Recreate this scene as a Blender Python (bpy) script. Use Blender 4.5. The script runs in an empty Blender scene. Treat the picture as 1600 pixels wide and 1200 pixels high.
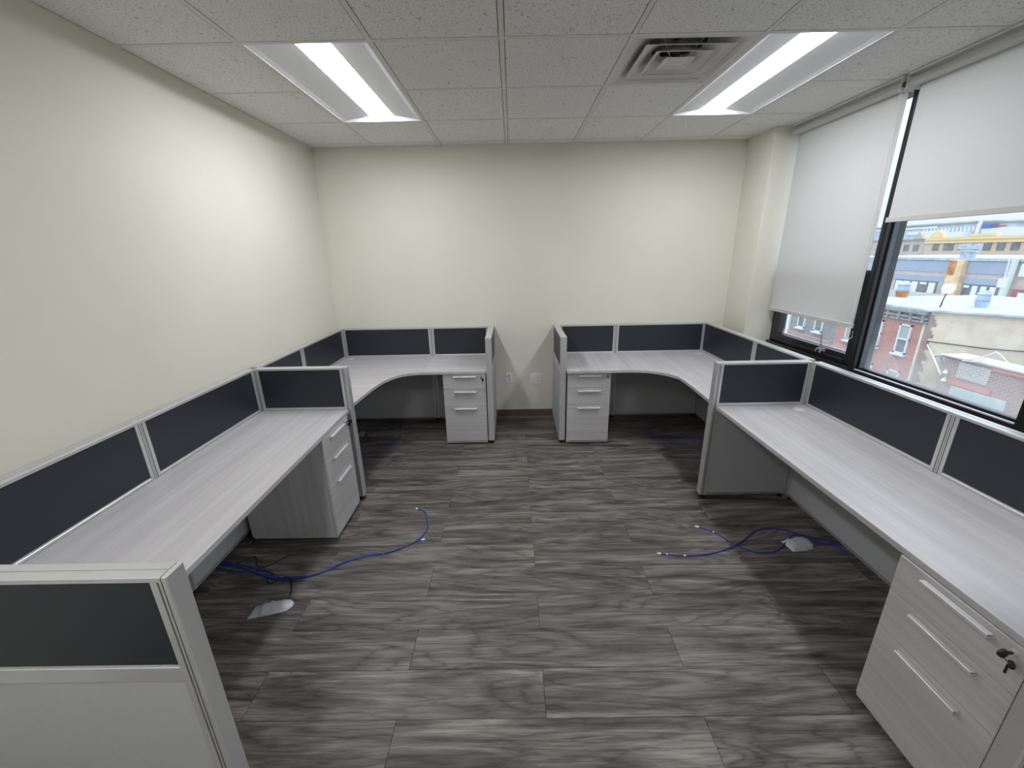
import bpy, bmesh, math, random
from mathutils import Vector, Matrix
random.seed(7)
PI = math.pi
S = bpy.context.scene
COL = S.collection

# ------------------------------------------------------------------ camera, world, exposure
cam_d = bpy.data.cameras.new('camera'); cam = bpy.data.objects.new('camera', cam_d); COL.objects.link(cam)
cam_d.sensor_fit = 'HORIZONTAL'; cam_d.sensor_width = 36.0; cam_d.lens = 639.67 / 1600 * 36
cam_d.clip_start = 0.02; cam_d.clip_end = 2000
Fv = Vector((-0.00532499, 0.9517704, -0.30676496)); Rv = Vector((0.999841393, -0.000146147, -0.0178092)); Uv = Vector((0.01699512, 0.30681114, 0.95161867))
M = Matrix(((Rv.x, Uv.x, -Fv.x, 0), (Rv.y, Uv.y, -Fv.y, 0), (Rv.z, Uv.z, -Fv.z, 1.7632), (0, 0, 0, 1)))
cam.matrix_world = M
S.camera = cam
w = bpy.data.worlds.new('overcast_sky'); S.world = w; w.use_nodes = True
wn = w.node_tree; wn.nodes.clear()
SKY_LOW, SKY_HIGH = 1.12, 3.5            # an overcast sky: brighter overhead
wo = wn.nodes.new('ShaderNodeOutputWorld'); wb = wn.nodes.new('ShaderNodeBackground')
tc = wn.nodes.new('ShaderNodeTexCoord'); sp = wn.nodes.new('ShaderNodeSeparateXYZ'); mr = wn.nodes.new('ShaderNodeMapRange')
mr.inputs[1].default_value = 0; mr.inputs[2].default_value = 1; mr.inputs[3].default_value = SKY_LOW; mr.inputs[4].default_value = SKY_HIGH
wn.links.new(tc.outputs['Generated'], sp.inputs[0]); wn.links.new(sp.outputs['Z'], mr.inputs[0])
wb.inputs[0].default_value = (0.82, 0.895, 1.0, 1); wn.links.new(mr.outputs[0], wb.inputs[1]); wn.links.new(wb.outputs[0], wo.inputs[0])
LENS_POWER = 38.0
S.view_settings.view_transform = 'Standard'; S.view_settings.look = 'None'
S.view_settings.exposure = 0.0; S.view_settings.gamma = 1.0; S.view_settings.use_curve_mapping = False
S.cycles.max_bounces = 10; S.cycles.diffuse_bounces = 6; S.cycles.transparent_max_bounces = 12
S.cycles.sample_clamp_indirect = 6.0; S.cycles.caustics_reflective = False; S.cycles.caustics_refractive = False

# ------------------------------------------------------------------ measures (metres)
ZC, ZT, ZD = 2.704, 1.039, 0.737
XL, XWN, YB, YN = -1.826, 2.40, 4.243, -1.45
XCOL, YCOL = 2.179, 3.833
TH = 0.055
XI, XR, YR = -1.764, 1.978, 4.1875
GX, GY, TL = -0.031, 3.507, 0.61

# ------------------------------------------------------------------ material helpers
def nt(name):
    m = bpy.data.materials.new(name); m.use_nodes = True
    t = m.node_tree; b = t.nodes['Principled BSDF']
    return m, t, b
def c4(c): return (c[0], c[1], c[2], 1)
def N(t, kind, **kw):
    n = t.nodes.new(kind)
    for k, v in kw.items(): setattr(n, k, v)
    return n
def coords(t, scale, kind='Object', rand=0.0, loc=(0, 0, 0)):
    tc = N(t, 'ShaderNodeTexCoord'); mp = N(t, 'ShaderNodeMapping'); mp.inputs['Scale'].default_value = scale; mp.inputs['Location'].default_value = loc
    if rand:
        oi = N(t, 'ShaderNodeObjectInfo'); mu = N(t, 'ShaderNodeMath', operation='MULTIPLY'); mu.inputs[1].default_value = rand
        t.links.new(oi.outputs['Random'], mu.inputs[0]); va = N(t, 'ShaderNodeVectorMath', operation='ADD')
        t.links.new(tc.outputs[kind], va.inputs[0]); t.links.new(mu.outputs[0], va.inputs[1]); t.links.new(va.outputs[0], mp.inputs[0])
    else: t.links.new(tc.outputs[kind], mp.inputs[0])
    return mp.outputs[0]
def noise(t, vec, scale=1.0, detail=4, rough=.5, dist=0.0):
    n = N(t, 'ShaderNodeTexNoise'); n.inputs['Scale'].default_value = scale; n.inputs['Detail'].default_value = detail
    n.inputs['Roughness'].default_value = rough; n.inputs['Distortion'].default_value = dist
    if vec is not None: t.links.new(vec, n.inputs['Vector'])
    return n.outputs['Fac']
def ramp(t, fac, stops):
    r = N(t, 'ShaderNodeValToRGB'); e = r.color_ramp.elements
    while len(e) < len(stops): e.new(0.5)
    for i, (p, c) in enumerate(stops): e[i].position = p; e[i].color = c4(c)
    t.links.new(fac, r.inputs[0]); return r.outputs[0]
def mixc(t, a, b, fac, mode='MIX'):
    m = N(t, 'ShaderNodeMix', data_type='RGBA', blend_type=mode)
    for s, v in ((0, fac), (6, a), (7, b)):
        if hasattr(v, 'links') or hasattr(v, 'is_linked'): t.links.new(v, m.inputs[s])
        elif isinstance(v, (int, float)): m.inputs[s].default_value = v
        else: m.inputs[s].default_value = c4(v)
    return m.outputs[2]
def bump(t, b, h, strength=.3, dist=.002):
    n = N(t, 'ShaderNodeBump'); n.inputs['Strength'].default_value = strength; n.inputs['Distance'].default_value = dist
    t.links.new(h, n.inputs['Height']); t.links.new(n.outputs[0], b.inputs['Normal'])
def plain(name, col, rough=.6, metal=0.0, spec=.5, var=.06, vs=30, bmp=0.0):
    m, t, b = nt(name)
    b.inputs['Roughness'].default_value = rough; b.inputs['Metallic'].default_value = metal; b.inputs['Specular IOR Level'].default_value = spec
    v = coords(t, (1, 1, 1)); n = noise(t, v, vs, 3)
    lo = tuple(x * (1 - var) for x in col); hi = tuple(min(1, x * (1 + var)) for x in col)
    t.links.new(ramp(t, n, [(.3, lo), (.7, hi)]), b.inputs['Base Color'])
    if bmp: bump(t, b, n, bmp, .001)
    return m

MAT = {}
MAT['wall'] = plain('painted_wall', (.71, .70, .615), .75, spec=.2, var=.015, vs=3, bmp=.04)
MAT['alu'] = plain('satin_aluminium', (.62, .625, .635), .34, .5, var=.03, vs=8)
MAT['alu_dark'] = plain('grey_anodised', (.30, .30, .295), .5, .2, var=.04, vs=10)
MAT['black'] = plain('black_plastic', (.012, .012, .013), .45)
MAT['frame'] = plain('black_window_metal', (.016, .015, .017), .32, .0, spec=.6, var=.2, vs=6)
MAT['track'] = plain('bare_aluminium_track', (.66, .64, .74), .45, .2)
MAT['stop'] = plain('grey_glazing_stop', (.13, .155, .185), .4)
MAT['lam'] = plain('light_grey_laminate', (.44, .448, .47), .55, spec=.3, var=.02, vs=60)
MAT['steel'] = plain('brushed_steel', (.76, .765, .78), .35, .45, var=.03)
MAT['white_metal'] = plain('white_enamel', (.72, .72, .73), .45, spec=.4, var=.01)
MAT['reflector'] = plain('matte_reflector', (.72, .73, .75), .6, spec=.2, var=.01)
MAT['tee'] = plain('grid_white', (.66, .655, .645), .6, spec=.3, var=.02)
MAT['plastic_white'] = plain('white_plastic', (.86, .86, .86), .35, var=.01)
MAT['plastic_grey'] = plain('pale_grey_plastic', (.70, .70, .69), .4, var=.01)
MAT['vinyl'] = plain('brown_vinyl_base', (.125, .088, .068), .45, var=.05, vs=12)
MAT['blue'] = plain('blue_cable', (.018, .05, .30), .4, var=.05)
MAT['dark_slot'] = plain('dark_slot', (.03, .03, .03), .7)
MAT['vent'] = plain('vent_white', (.62, .61, .60), .55, spec=.3, var=.03)
MAT['duct'] = plain('dark_duct', (.06, .058, .055), .7)
MAT['subfloor'] = plain('subfloor', (.03, .028, .026), .9)
MAT['plenum'] = plain('plenum', (.12, .12, .12), .9)

def fabric():
    m, t, b = nt('charcoal_fabric'); v = coords(t, (1, 1, 1)); n = noise(t, v, 900, 2, .6); n2 = noise(t, v, 3, 2)
    c = ramp(t, n, [(.3, (.013, .0152, .022)), (.7, (.025, .029, .041))])
    t.links.new(mixc(t, c, (.019, .0222, .031), n2), b.inputs['Base Color'])
    b.inputs['Roughness'].default_value = .42; b.inputs['Specular IOR Level'].default_value = .5
    bump(t, b, n, .25, .0006); return m
MAT['fabric'] = fabric()

def wood(name, axis, dark=(.43, .42, .432), light=(.66, .65, .665), rough=.33, rand=0.0):
    """pale grey wood-grain laminate, grain along the given local axis"""
    m, t, b = nt(name)
    sc = {'x': (1.0, 26, 26), 'y': (26, 1.0, 26), 'z': (26, 26, 1.0)}[axis]
    fine = {'x': (3, 260, 260), 'y': (260, 3, 260), 'z': (260, 260, 3)}[axis]
    v = coords(t, sc, rand=rand); n = noise(t, v, 1.0, 5, .6, .25)
    v2 = coords(t, fine, rand=rand); n2 = noise(t, v2, 1.0, 2, .5)
    v3 = coords(t, tuple(s * .22 for s in sc), rand=rand); n3 = noise(t, v3, 1.0, 2, .5, .4)
    mid = tuple((a + c) / 2 for a, c in zip(dark, light))
    c1 = ramp(t, n, [(.40, dark), (.5, mid), (.60, light)])
    c2 = mixc(t, c1, tuple(x * .86 for x in mid), n2)
    c3 = ramp(t, n3, [(.35, tuple(x * .9 for x in mid)), (.65, tuple(x * 1.08 for x in mid))])
    t.links.new(mixc(t, c2, c3, .4), b.inputs['Base Color'])
    b.inputs['Roughness'].default_value = rough; b.inputs['Specular IOR Level'].default_value = .5
    bump(t, b, n2, .06, .0004)
    return m
MAT['wood_x'] = wood('pale_wood_grain_across', 'x'); MAT['wood_y'] = wood('pale_wood_grain_deep', 'y'); MAT['wood_z'] = wood('pale_wood_grain_upright', 'z', rough=.5)
MAT['wood_d'] = wood('pale_wood_drawer', 'x', rough=.5, rand=9.0)
MAT['edge'] = plain('pale_edge_band', (.50, .48, .455), .45, var=.04, vs=20)

def plank_mat():
    """dark grey-brown oak print: contour-like growth rings, broad light and dark drifts, fine pores"""
    m, t, b = nt('dark_plank')
    v = coords(t, (.75, 4.2, 1), rand=37.0)
    warp = noise(t, v, 1.0, 2.5, .45, .5)
    wv = N(t, 'ShaderNodeMath', operation='MULTIPLY'); wv.inputs[1].default_value = 15.0; t.links.new(warp, wv.inputs[0])
    jit = noise(t, coords(t, (5, 60, 1), rand=17.0), 1.0, 3, .6)
    jm = N(t, 'ShaderNodeMath', operation='MULTIPLY_ADD'); jm.inputs[1].default_value = 1.1; t.links.new(jit, jm.inputs[0]); t.links.new(wv.outputs[0], jm.inputs[2])
    fr = N(t, 'ShaderNodeMath', operation='PINGPONG'); fr.inputs[1].default_value = .5; t.links.new(jm.outputs[0], fr.inputs[0])
    ring = ramp(t, fr.outputs[0], [(0.0, (.36, .35, .345)), (.12, (.78, .77, .76)), (.5, (1.12, 1.12, 1.11))])
    n2 = noise(t, coords(t, (1.3, 11, 1), rand=91.0), 1.0, 5, .62, 1.1)
    base = ramp(t, n2, [(.32, (.050, .045, .042)), (.44, (.105, .097, .090)), (.54, (.170, .158, .147)), (.66, (.250, .236, .220))])
    c = mixc(t, base, ring, .75, 'MULTIPLY')
    n4 = noise(t, coords(t, (6, 150, 1), rand=53.0), 1.0, 3, .6)
    pore = ramp(t, n4, [(.36, (.55, .54, .53)), (.52, (1, 1, 1)), (.68, (1.14, 1.14, 1.13))])
    c = mixc(t, c, pore, .8, 'MULTIPLY')
    oi = N(t, 'ShaderNodeObjectInfo'); mr = N(t, 'ShaderNodeMapRange'); mr.inputs[3].default_value = .95; mr.inputs[4].default_value = 1.09
    t.links.new(oi.outputs['Random'], mr.inputs[0])
    hs = N(t, 'ShaderNodeHueSaturation'); t.links.new(mr.outputs[0], hs.inputs['Value']); t.links.new(c, hs.inputs['Color'])
    t.links.new(hs.outputs[0], b.inputs['Base Color'])
    b.inputs['Roughness'].default_value = .5; b.inputs['Specular IOR Level'].default_value = .4
    bump(t, b, n4, .15, .0008); return m
MAT['plank'] = plank_mat()

def tile_mat():
    m, t, b = nt('fissured_tile'); v = coords(t, (1, 1, 1), rand=11.0)
    n = noise(t, v, 130, 4, .7, .4); n2 = noise(t, v, 42, 3, .65, .8)
    pit = ramp(t, n, [(.36, (.34, .335, .33)), (.43, (.74, .735, .73)), (.7, (.80, .795, .79))])
    pit2 = ramp(t, n2, [(.30, (.42, .41, .40)), (.36, (1, 1, 1))])
    t.links.new(mixc(t, pit, pit2, 1.0, 'MULTIPLY'), b.inputs['Base Color'])
    b.inputs['Roughness'].default_value = .9; b.inputs['Specular IOR Level'].default_value = .1
    bump(t, b, n, .5, .002); return m
MAT['tile'] = tile_mat()

def blind_mat():
    m, t, b = nt('blind_fabric'); t.nodes.remove(b); out = t.nodes['Material Output']
    v = coords(t, (1, 1, 1)); n = noise(t, v, 500, 2)
    col = ramp(t, n, [(.3, (.72, .725, .715)), (.7, (.78, .785, .775))])
    d = N(t, 'ShaderNodeBsdfDiffuse'); tr = N(t, 'ShaderNodeBsdfTranslucent'); mx = N(t, 'ShaderNodeMixShader'); mx.inputs[0].default_value = .38
    t.links.new(col, d.inputs[0]); t.links.new(col, tr.inputs[0]); t.links.new(d.outputs[0], mx.inputs[1]); t.links.new(tr.outputs[0], mx.inputs[2])
    t.links.new(mx.outputs[0], out.inputs[0]); return m
MAT['blind'] = blind_mat()
MAT['blind_hem'] = plain('blind_hem', (.52, .52, .505), .8, spec=.1, var=.02)

def glass_mat():
    m, t, b = nt('dusty_glass'); t.nodes.remove(b); out = t.nodes['Material Output']
    g = N(t, 'ShaderNodeBsdfGlossy'); g.inputs['Roughness'].default_value = .03
    tr = N(t, 'ShaderNodeBsdfTransparent'); tr.inputs[0].default_value = (.93, .96, .96, 1)
    d = N(t, 'ShaderNodeBsdfTranslucent'); d.inputs[0].default_value = (.8, .8, .8, 1)
    v = coords(t, (1, 1, 1)); n = noise(t, v, 5, 5, .6)
    dirt = N(t, 'ShaderNodeMapRange'); dirt.inputs[1].default_value = .45; dirt.inputs[2].default_value = .8; dirt.inputs[3].default_value = .02; dirt.inputs[4].default_value = .10
    t.links.new(n, dirt.inputs[0])
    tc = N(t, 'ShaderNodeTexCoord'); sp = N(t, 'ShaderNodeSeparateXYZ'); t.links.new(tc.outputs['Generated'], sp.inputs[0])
    film = N(t, 'ShaderNodeMapRange'); film.inputs[1].default_value = 0; film.inputs[2].default_value = .14; film.inputs[3].default_value = .17; film.inputs[4].default_value = 0; t.links.new(sp.outputs['Z'], film.inputs[0])   # translucent white increases towards the bottom of the pane
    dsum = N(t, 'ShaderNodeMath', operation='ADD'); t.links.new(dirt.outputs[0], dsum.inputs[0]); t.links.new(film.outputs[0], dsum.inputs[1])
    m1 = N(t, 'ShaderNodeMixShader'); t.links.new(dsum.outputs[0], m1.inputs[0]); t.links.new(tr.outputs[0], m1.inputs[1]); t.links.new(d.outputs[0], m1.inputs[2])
    fr = N(t, 'ShaderNodeFresnel'); fr.inputs[0].default_value = 1.45
    ge = N(t, 'ShaderNodeNewGeometry'); inv = N(t, 'ShaderNodeMath', operation='SUBTRACT'); inv.inputs[0].default_value = 1.0; t.links.new(ge.outputs['Backfacing'], inv.inputs[1])
    fm = N(t, 'ShaderNodeMath', operation='MULTIPLY'); t.links.new(fr.outputs[0], fm.inputs[0]); t.links.new(inv.outputs[0], fm.inputs[1])
    m2 = N(t, 'ShaderNodeMixShader'); t.links.new(fm.outputs[0], m2.inputs[0]); t.links.new(m1.outputs[0], m2.inputs[1]); t.links.new(g.outputs[0], m2.inputs[2])
    t.links.new(m2.outputs[0], out.inputs[0]); return m
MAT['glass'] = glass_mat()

def lens_mat():
    m, t, b = nt('lit_lens'); b.inputs['Base Color'].default_value = (.9, .9, .9, 1)
    b.inputs['Emission Color'].default_value = (.955, .958, 1.0, 1); b.inputs['Emission Strength'].default_value = LENS_POWER
    return m
MAT['lens'] = lens_mat()

def sleeve_mat():
    m, t, b = nt('cloudy_plastic_sleeve'); b.inputs['Base Color'].default_value = (.62, .66, .72, 1); b.inputs['Roughness'].default_value = .3
    b.inputs['Alpha'].default_value = .82; return m
MAT['sleeve'] = sleeve_mat()

def brick_mat(name, c1, c2, mortar, wash=None, scale=1.0, washw=.3):
    m, t, b = nt(name)
    tc = N(t, 'ShaderNodeTexCoord'); s = N(t, 'ShaderNodeSeparateXYZ'); t.links.new(tc.outputs['Object'], s.inputs[0])
    ad = N(t, 'ShaderNodeMath', operation='ADD'); t.links.new(s.outputs['X'], ad.inputs[0]); t.links.new(s.outputs['Y'], ad.inputs[1])
    cb = N(t, 'ShaderNodeCombineXYZ'); t.links.new(ad.outputs[0], cb.inputs['X']); t.links.new(s.outputs['Z'], cb.inputs['Y'])
    br = N(t, 'ShaderNodeTexBrick'); br.inputs['Scale'].default_value = 1.0; br.inputs['Brick Width'].default_value = .22 * scale; br.inputs['Row Height'].default_value = .075 * scale
    br.inputs['Mortar Size'].default_value = .012 * scale; br.inputs['Color1'].default_value = c4(c1); br.inputs['Color2'].default_value = c4(c2); br.inputs['Mortar'].default_value = c4(mortar)
    t.links.new(cb.outputs[0], br.inputs['Vector']); col = br.outputs['Color']
    n = noise(t, tc.outputs['Object'], 1.3, 6, .65)
    if wash:
        f = N(t, 'ShaderNodeMapRange'); f.inputs[1].default_value = .5 - washw / 2; f.inputs[2].default_value = .5 + washw / 2; t.links.new(n, f.inputs[0])
        col = mixc(t, col, wash, f.outputs[0])
    t.links.new(col, b.inputs['Base Color']); b.inputs['Roughness'].default_value = .9; return m
MAT['red_brick'] = brick_mat('red_brick', (.45, .18, .155), (.33, .12, .11), (.56, .37, .33))
MAT['old_brick'] = brick_mat('old_dark_brick', (.33, .14, .12), (.20, .11, .10), (.48, .40, .37), (.40, .33, .31), 1.3, .5)
MAT['tan_brick'] = brick_mat('tan_brick', (.62, .46, .36), (.52, .38, .30), (.62, .52, .44), (.66, .52, .42), 2.5)
MAT['far_brick'] = brick_mat('faded_brick', (.50, .36, .33), (.40, .30, .29), (.70, .66, .66), (.62, .55, .54), 3.0, .4)
MAT['grey_patch'] = brick_mat('grey_patched_brick', (.40, .37, .35), (.32, .29, .28), (.62, .60, .57), (.52, .50, .48), 1.4, .4)
def stucco():
    m, t, b = nt('beige_stucco'); v = coords(t, (1, 1, 1)); n = noise(t, v, .8, 5, .6); v2 = coords(t, (.9, .9, 3.2)); n2 = noise(t, v2, 1.6, 5, .7)
    c = ramp(t, n, [(.35, (.66, .55, .42)), (.6, (.80, .71, .57))]); p = ramp(t, n2, [(.29, (.33, .27, .23)), (.33, (1, 1, 1))])
    t.links.new(mixc(t, c, p, .8, 'MULTIPLY'), b.inputs['Base Color']); b.inputs['Roughness'].default_value = .9; return m
MAT['stucco'] = stucco()
MAT['slate'] = plain('slate_siding', (.26, .27, .27), .8, var=.12, vs=2)
MAT['roof_white'] = plain('silver_roof_coating', (.46, .53, .62), .6, var=.25, vs=1.6)
MAT['cornice'] = plain('weathered_cornice', (.26, .30, .31), .8, var=.3, vs=5)
MAT['blue_band'] = plain('blue_grey_panel', (.34, .41, .54), .6, var=.06, vs=.5)
MAT['white_frame'] = plain('white_window_frame', (.72, .75, .77), .5)
MAT['dark_pane'] = plain('dark_far_glass', (.16, .18, .20), .15, var=.3, vs=.8)
MAT['grey_pane'] = plain('curtained_far_glass', (.40, .43, .44), .2, var=.1, vs=1)
MAT['pale_pane'] = plain('white_blind_pane', (.78, .84, .86), .4)
MAT['rust'] = plain('rusty_metal', (.48, .20, .07), .8, var=.5, vs=.9)
MAT['rust_pale'] = plain('rust_streaked_white', (.80, .58, .36), .8, var=.25, vs=.8)
MAT['yellow'] = plain('yellow_parapet', (.84, .62, .30), .8, var=.05, vs=.3)
MAT['grey_stone'] = plain('grey_brown_stone', (.50, .44, .39), .9, var=.15, vs=.4)
MAT['curtain_glass'] = plain('bluish_curtain_wall', (.46, .50, .58), .3, var=.25, vs=.08)
MAT['pale_conc'] = plain('pale_concrete', (.74, .78, .80), .8, var=.05)
MAT['royal'] = plain('royal_blue_panel', (.08, .14, .45), .6)
MAT['tin'] = plain('lead_grey_roofing', (.28, .28, .34), .5, .2, var=.15, vs=2)
MAT['pale_pipe'] = plain('pale_green_pipe', (.66, .74, .72), .6, var=.1)
MAT['maroon'] = plain('maroon_frame', (.35, .10, .12), .6)
MAT['ground'] = plain('street_ground', (.30, .30, .30), .9, var=.2, vs=.3)
MAT['green_glass'] = plain('pale_green_board', (.42, .52, .50), .5, var=.2, vs=1.5)
MAT['salmon'] = plain('salmon_lintel', (.55, .22, .19), .8, var=.1, vs=3)

# ------------------------------------------------------------------ mesh helpers
class MB:
    """collects shapes in world (or local) coordinates, then links them as one mesh object"""
    def __init__(s): s.v = []; s.f = []; s.mi = []
    def add(s, vs, fs, mi=0):
        o = len(s.v); s.v += [tuple(p) for p in vs]; s.f += [tuple(i + o for i in f) for f in fs]; s.mi += [mi] * len(fs); return s
    def box(s, x0, x1, y0, y1, z0, z1, mi=0):
        if x0 > x1: x0, x1 = x1, x0
        if y0 > y1: y0, y1 = y1, y0
        return s.add([(x0,y0,z0),(x1,y0,z0),(x1,y1,z0),(x0,y1,z0),(x0,y0,z1),(x1,y0,z1),(x1,y1,z1),(x0,y1,z1)],
                     [(0,3,2,1),(4,5,6,7),(0,1,5,4),(1,2,6,5),(2,3,7,6),(3,0,4,7)], mi)
    def prism(s, poly, axis, a0, a1, mi=0):
        """poly: counter-clockwise 2D outline; axis z: (x,y); axis x: (y,z); axis y: (x,z)"""
        n = len(poly)
        def P(p, a): return {'z': (p[0], p[1], a), 'x': (a, p[0], p[1]), 'y': (p[0], a, p[1])}[axis]
        vs = [P(p, a0) for p in poly] + [P(p, a1) for p in poly]
        fs = [tuple(range(n - 1, -1, -1)), tuple(range(n, 2 * n))] + [(i, (i + 1) % n, n + (i + 1) % n, n + i) for i in range(n)]
        if axis == 'y': fs = [tuple(reversed(f)) for f in fs]
        return s.add(vs, fs, mi)
    def tube(s, pts, r, seg=8, mi=0, cap=True):
        pts = [Vector(p) for p in pts]; n = len(pts); rings = []
        up = Vector((0, 0, 1))
        for i, p in enumerate(pts):
            d = (pts[min(i + 1, n - 1)] - pts[max(i - 1, 0)])
            d = d.normalized() if d.length > 1e-9 else Vector((0, 0, 1))
            a = up.cross(d)
            if a.length < .05: a = Vector((1, 0, 0)).cross(d)
            a.normalize(); b = d.cross(a)
            rr = r[i] if isinstance(r, (list, tuple)) else r
            rings.append([p + a * math.cos(2 * PI * k / seg) * rr + b * math.sin(2 * PI * k / seg) * rr for k in range(seg)])
        vs = [q for g in rings for q in g]; fs = []
        for i in range(n - 1):
            for k in range(seg):
                a0 = i * seg + k; a1 = i * seg + (k + 1) % seg
                fs.append((a0, a1, a1 + seg, a0 + seg))
        if cap: fs += [tuple(range(seg - 1, -1, -1)), tuple(range((n - 1) * seg, n * seg))]
        return s.add(vs, fs, mi)
    def cyl(s, x, y, z0, z1, r, seg=16, r2=None, mi=0):
        return s.tube([(x, y, z0), (x, y, z1)], [r, r if r2 is None else r2], seg, mi)
    def build(s, name, mats, parent=None, bevel=0.0, smooth=False, seg=2):
        me = bpy.data.meshes.new(name)
        off = parent_world(parent)
        me.from_pydata([(x - off[0], y - off[1], z - off[2]) for x, y, z in s.v], [], s.f)
        if not isinstance(mats, (list, tuple)): mats = [mats]
        for m in mats: me.materials.append(MAT[m] if isinstance(m, str) else m)
        me.polygons.foreach_set('material_index', s.mi)
        bm = bmesh.new(); bm.from_mesh(me); bmesh.ops.recalc_face_normals(bm, faces=bm.faces)
        if bevel: bmesh.ops.bevel(bm, geom=[e for e in bm.edges if len(e.link_faces) == 2 and e.calc_face_angle(0) > .6], offset=bevel, segments=seg, affect='EDGES', profile=.5, clamp_overlap=True)
        bm.to_mesh(me); bm.free()
        if smooth: me.polygons.foreach_set('use_smooth', [True] * len(me.polygons))
        me.update()
        o = bpy.data.objects.new(name, me); COL.objects.link(o)
        if parent is not None: o.parent = parent
        return o
def parent_world(p):
    v = Vector((0, 0, 0))
    while p is not None: v += p.location; p = p.parent
    return v
def B(x0, x1, y0, y1, z0, z1): return MB().box(x0, x1, y0, y1, z0, z1)
def tag(o, label=None, cat=None, group=None, kind=None):
    for k, val in (('label', label), ('category', cat), ('group', group), ('kind', kind)):
        if val: o[k] = val
    return o
def empty(name, loc, label=None, cat=None, group=None, kind=None, rz=0):
    o = bpy.data.objects.new(name, None); COL.objects.link(o); o.location = loc; o.rotation_euler = (0, 0, rz); o.empty_display_size = .05
    return tag(o, label, cat, group, kind)
def copy_tree(o, parent=None):
    c = o.copy(); COL.objects.link(c)
    if parent is not None: c.parent = parent
    for ch in list(o.children): copy_tree(ch, c)
    return c
def share(name, mesh, parent, loc, scale=None):
    o = bpy.data.objects.new(name, mesh); COL.objects.link(o); o.parent = parent; o.location = loc
    if scale: o.scale = scale
    return o

# ================================================================== ROOM SHELL
# floor: staggered planks 1.22 x 0.2045 over a dark subfloor
floor = tag(B(XL - .1, XWN + .12, YN - .1, YB + .1, -.12, -.006).build('floor', 'subfloor'), kind='structure')
PW, PL, GAP = .2045, 1.22, .0014
pm = MB().box(GAP / 2, PL - GAP / 2, GAP / 2, PW - GAP / 2, -.006, 0).build('plank', 'plank', floor, bevel=.0006, seg=1)
plank_mesh = pm.data; first = pm
r0 = 1.140 - 13 * PW; k = 0
while r0 < YB:
    xs = .105 if k % 2 == 1 else -.491
    x = xs - 3 * PL
    while x < XWN + .02:
        a, b = max(x, XL), min(x + PL, XWN + .02); y1 = min(r0 + PW, YB); y0 = max(r0, YN)
        if b - a > .03 and y1 - y0 > .02:
            if b - a > PL - .001 and y1 - y0 > PW - .001:
                if first is not None: first.location = (x, r0, 0); first = None
                else: share('plank', plank_mesh, floor, (x, r0, 0))
            else:
                o = MB().box(GAP / 2, b - a - GAP / 2, GAP / 2, y1 - y0 - GAP / 2, -.006, 0).build('plank', 'plank'); o.parent = floor; o.location = (a, y0, 0)
        x += PL
    r0 += PW; k += 1

tag(B(XL - .12, XWN + .2, YB, YB + .12, 0, ZC + .2).build('wall_back', 'wall'), kind='structure')
tag(B(XL - .12, XL, YN, YB, 0, ZC + .2).build('wall_left', 'wall'), kind='structure')
tag(B(XL - .12, XWN + .2, YN - .12, YN, 0, ZC + .2).build('wall_front', 'wall'), kind='structure')
tag(B(XCOL, XWN + .12, YCOL, YB, 0, ZC + .2).build('wall_column', 'wall', bevel=.004), kind='structure')
W1 = (2.84, 3.833); W2 = (1.815, 2.795); W3 = (.62, 1.60); ZS, ZH = .86, 2.66
wr = MB().box(XWN, XWN + .12, YN, YCOL, 0, ZS).box(XWN, XWN + .12, YN, YCOL, ZH, ZC + .2).box(XWN, XWN + .12, YN, W3[0] - .06, ZS, ZH)
tag(wr.build('wall_right', 'wall'), kind='structure')
bb = MB().prism([(YB, 0), (YB, .1), (YB - .003, .1), (YB - .004, .02), (YB - .012, .006), (YB - .014, 0)][::-1], 'x', XL, XCOL)
tag(bb.build('baseboard_back', 'vinyl'), kind='structure')
tag(B(XCOL - .004, XCOL, YCOL, YB - .014, 0, .1).build('baseboard_column', 'vinyl'), kind='structure')

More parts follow.
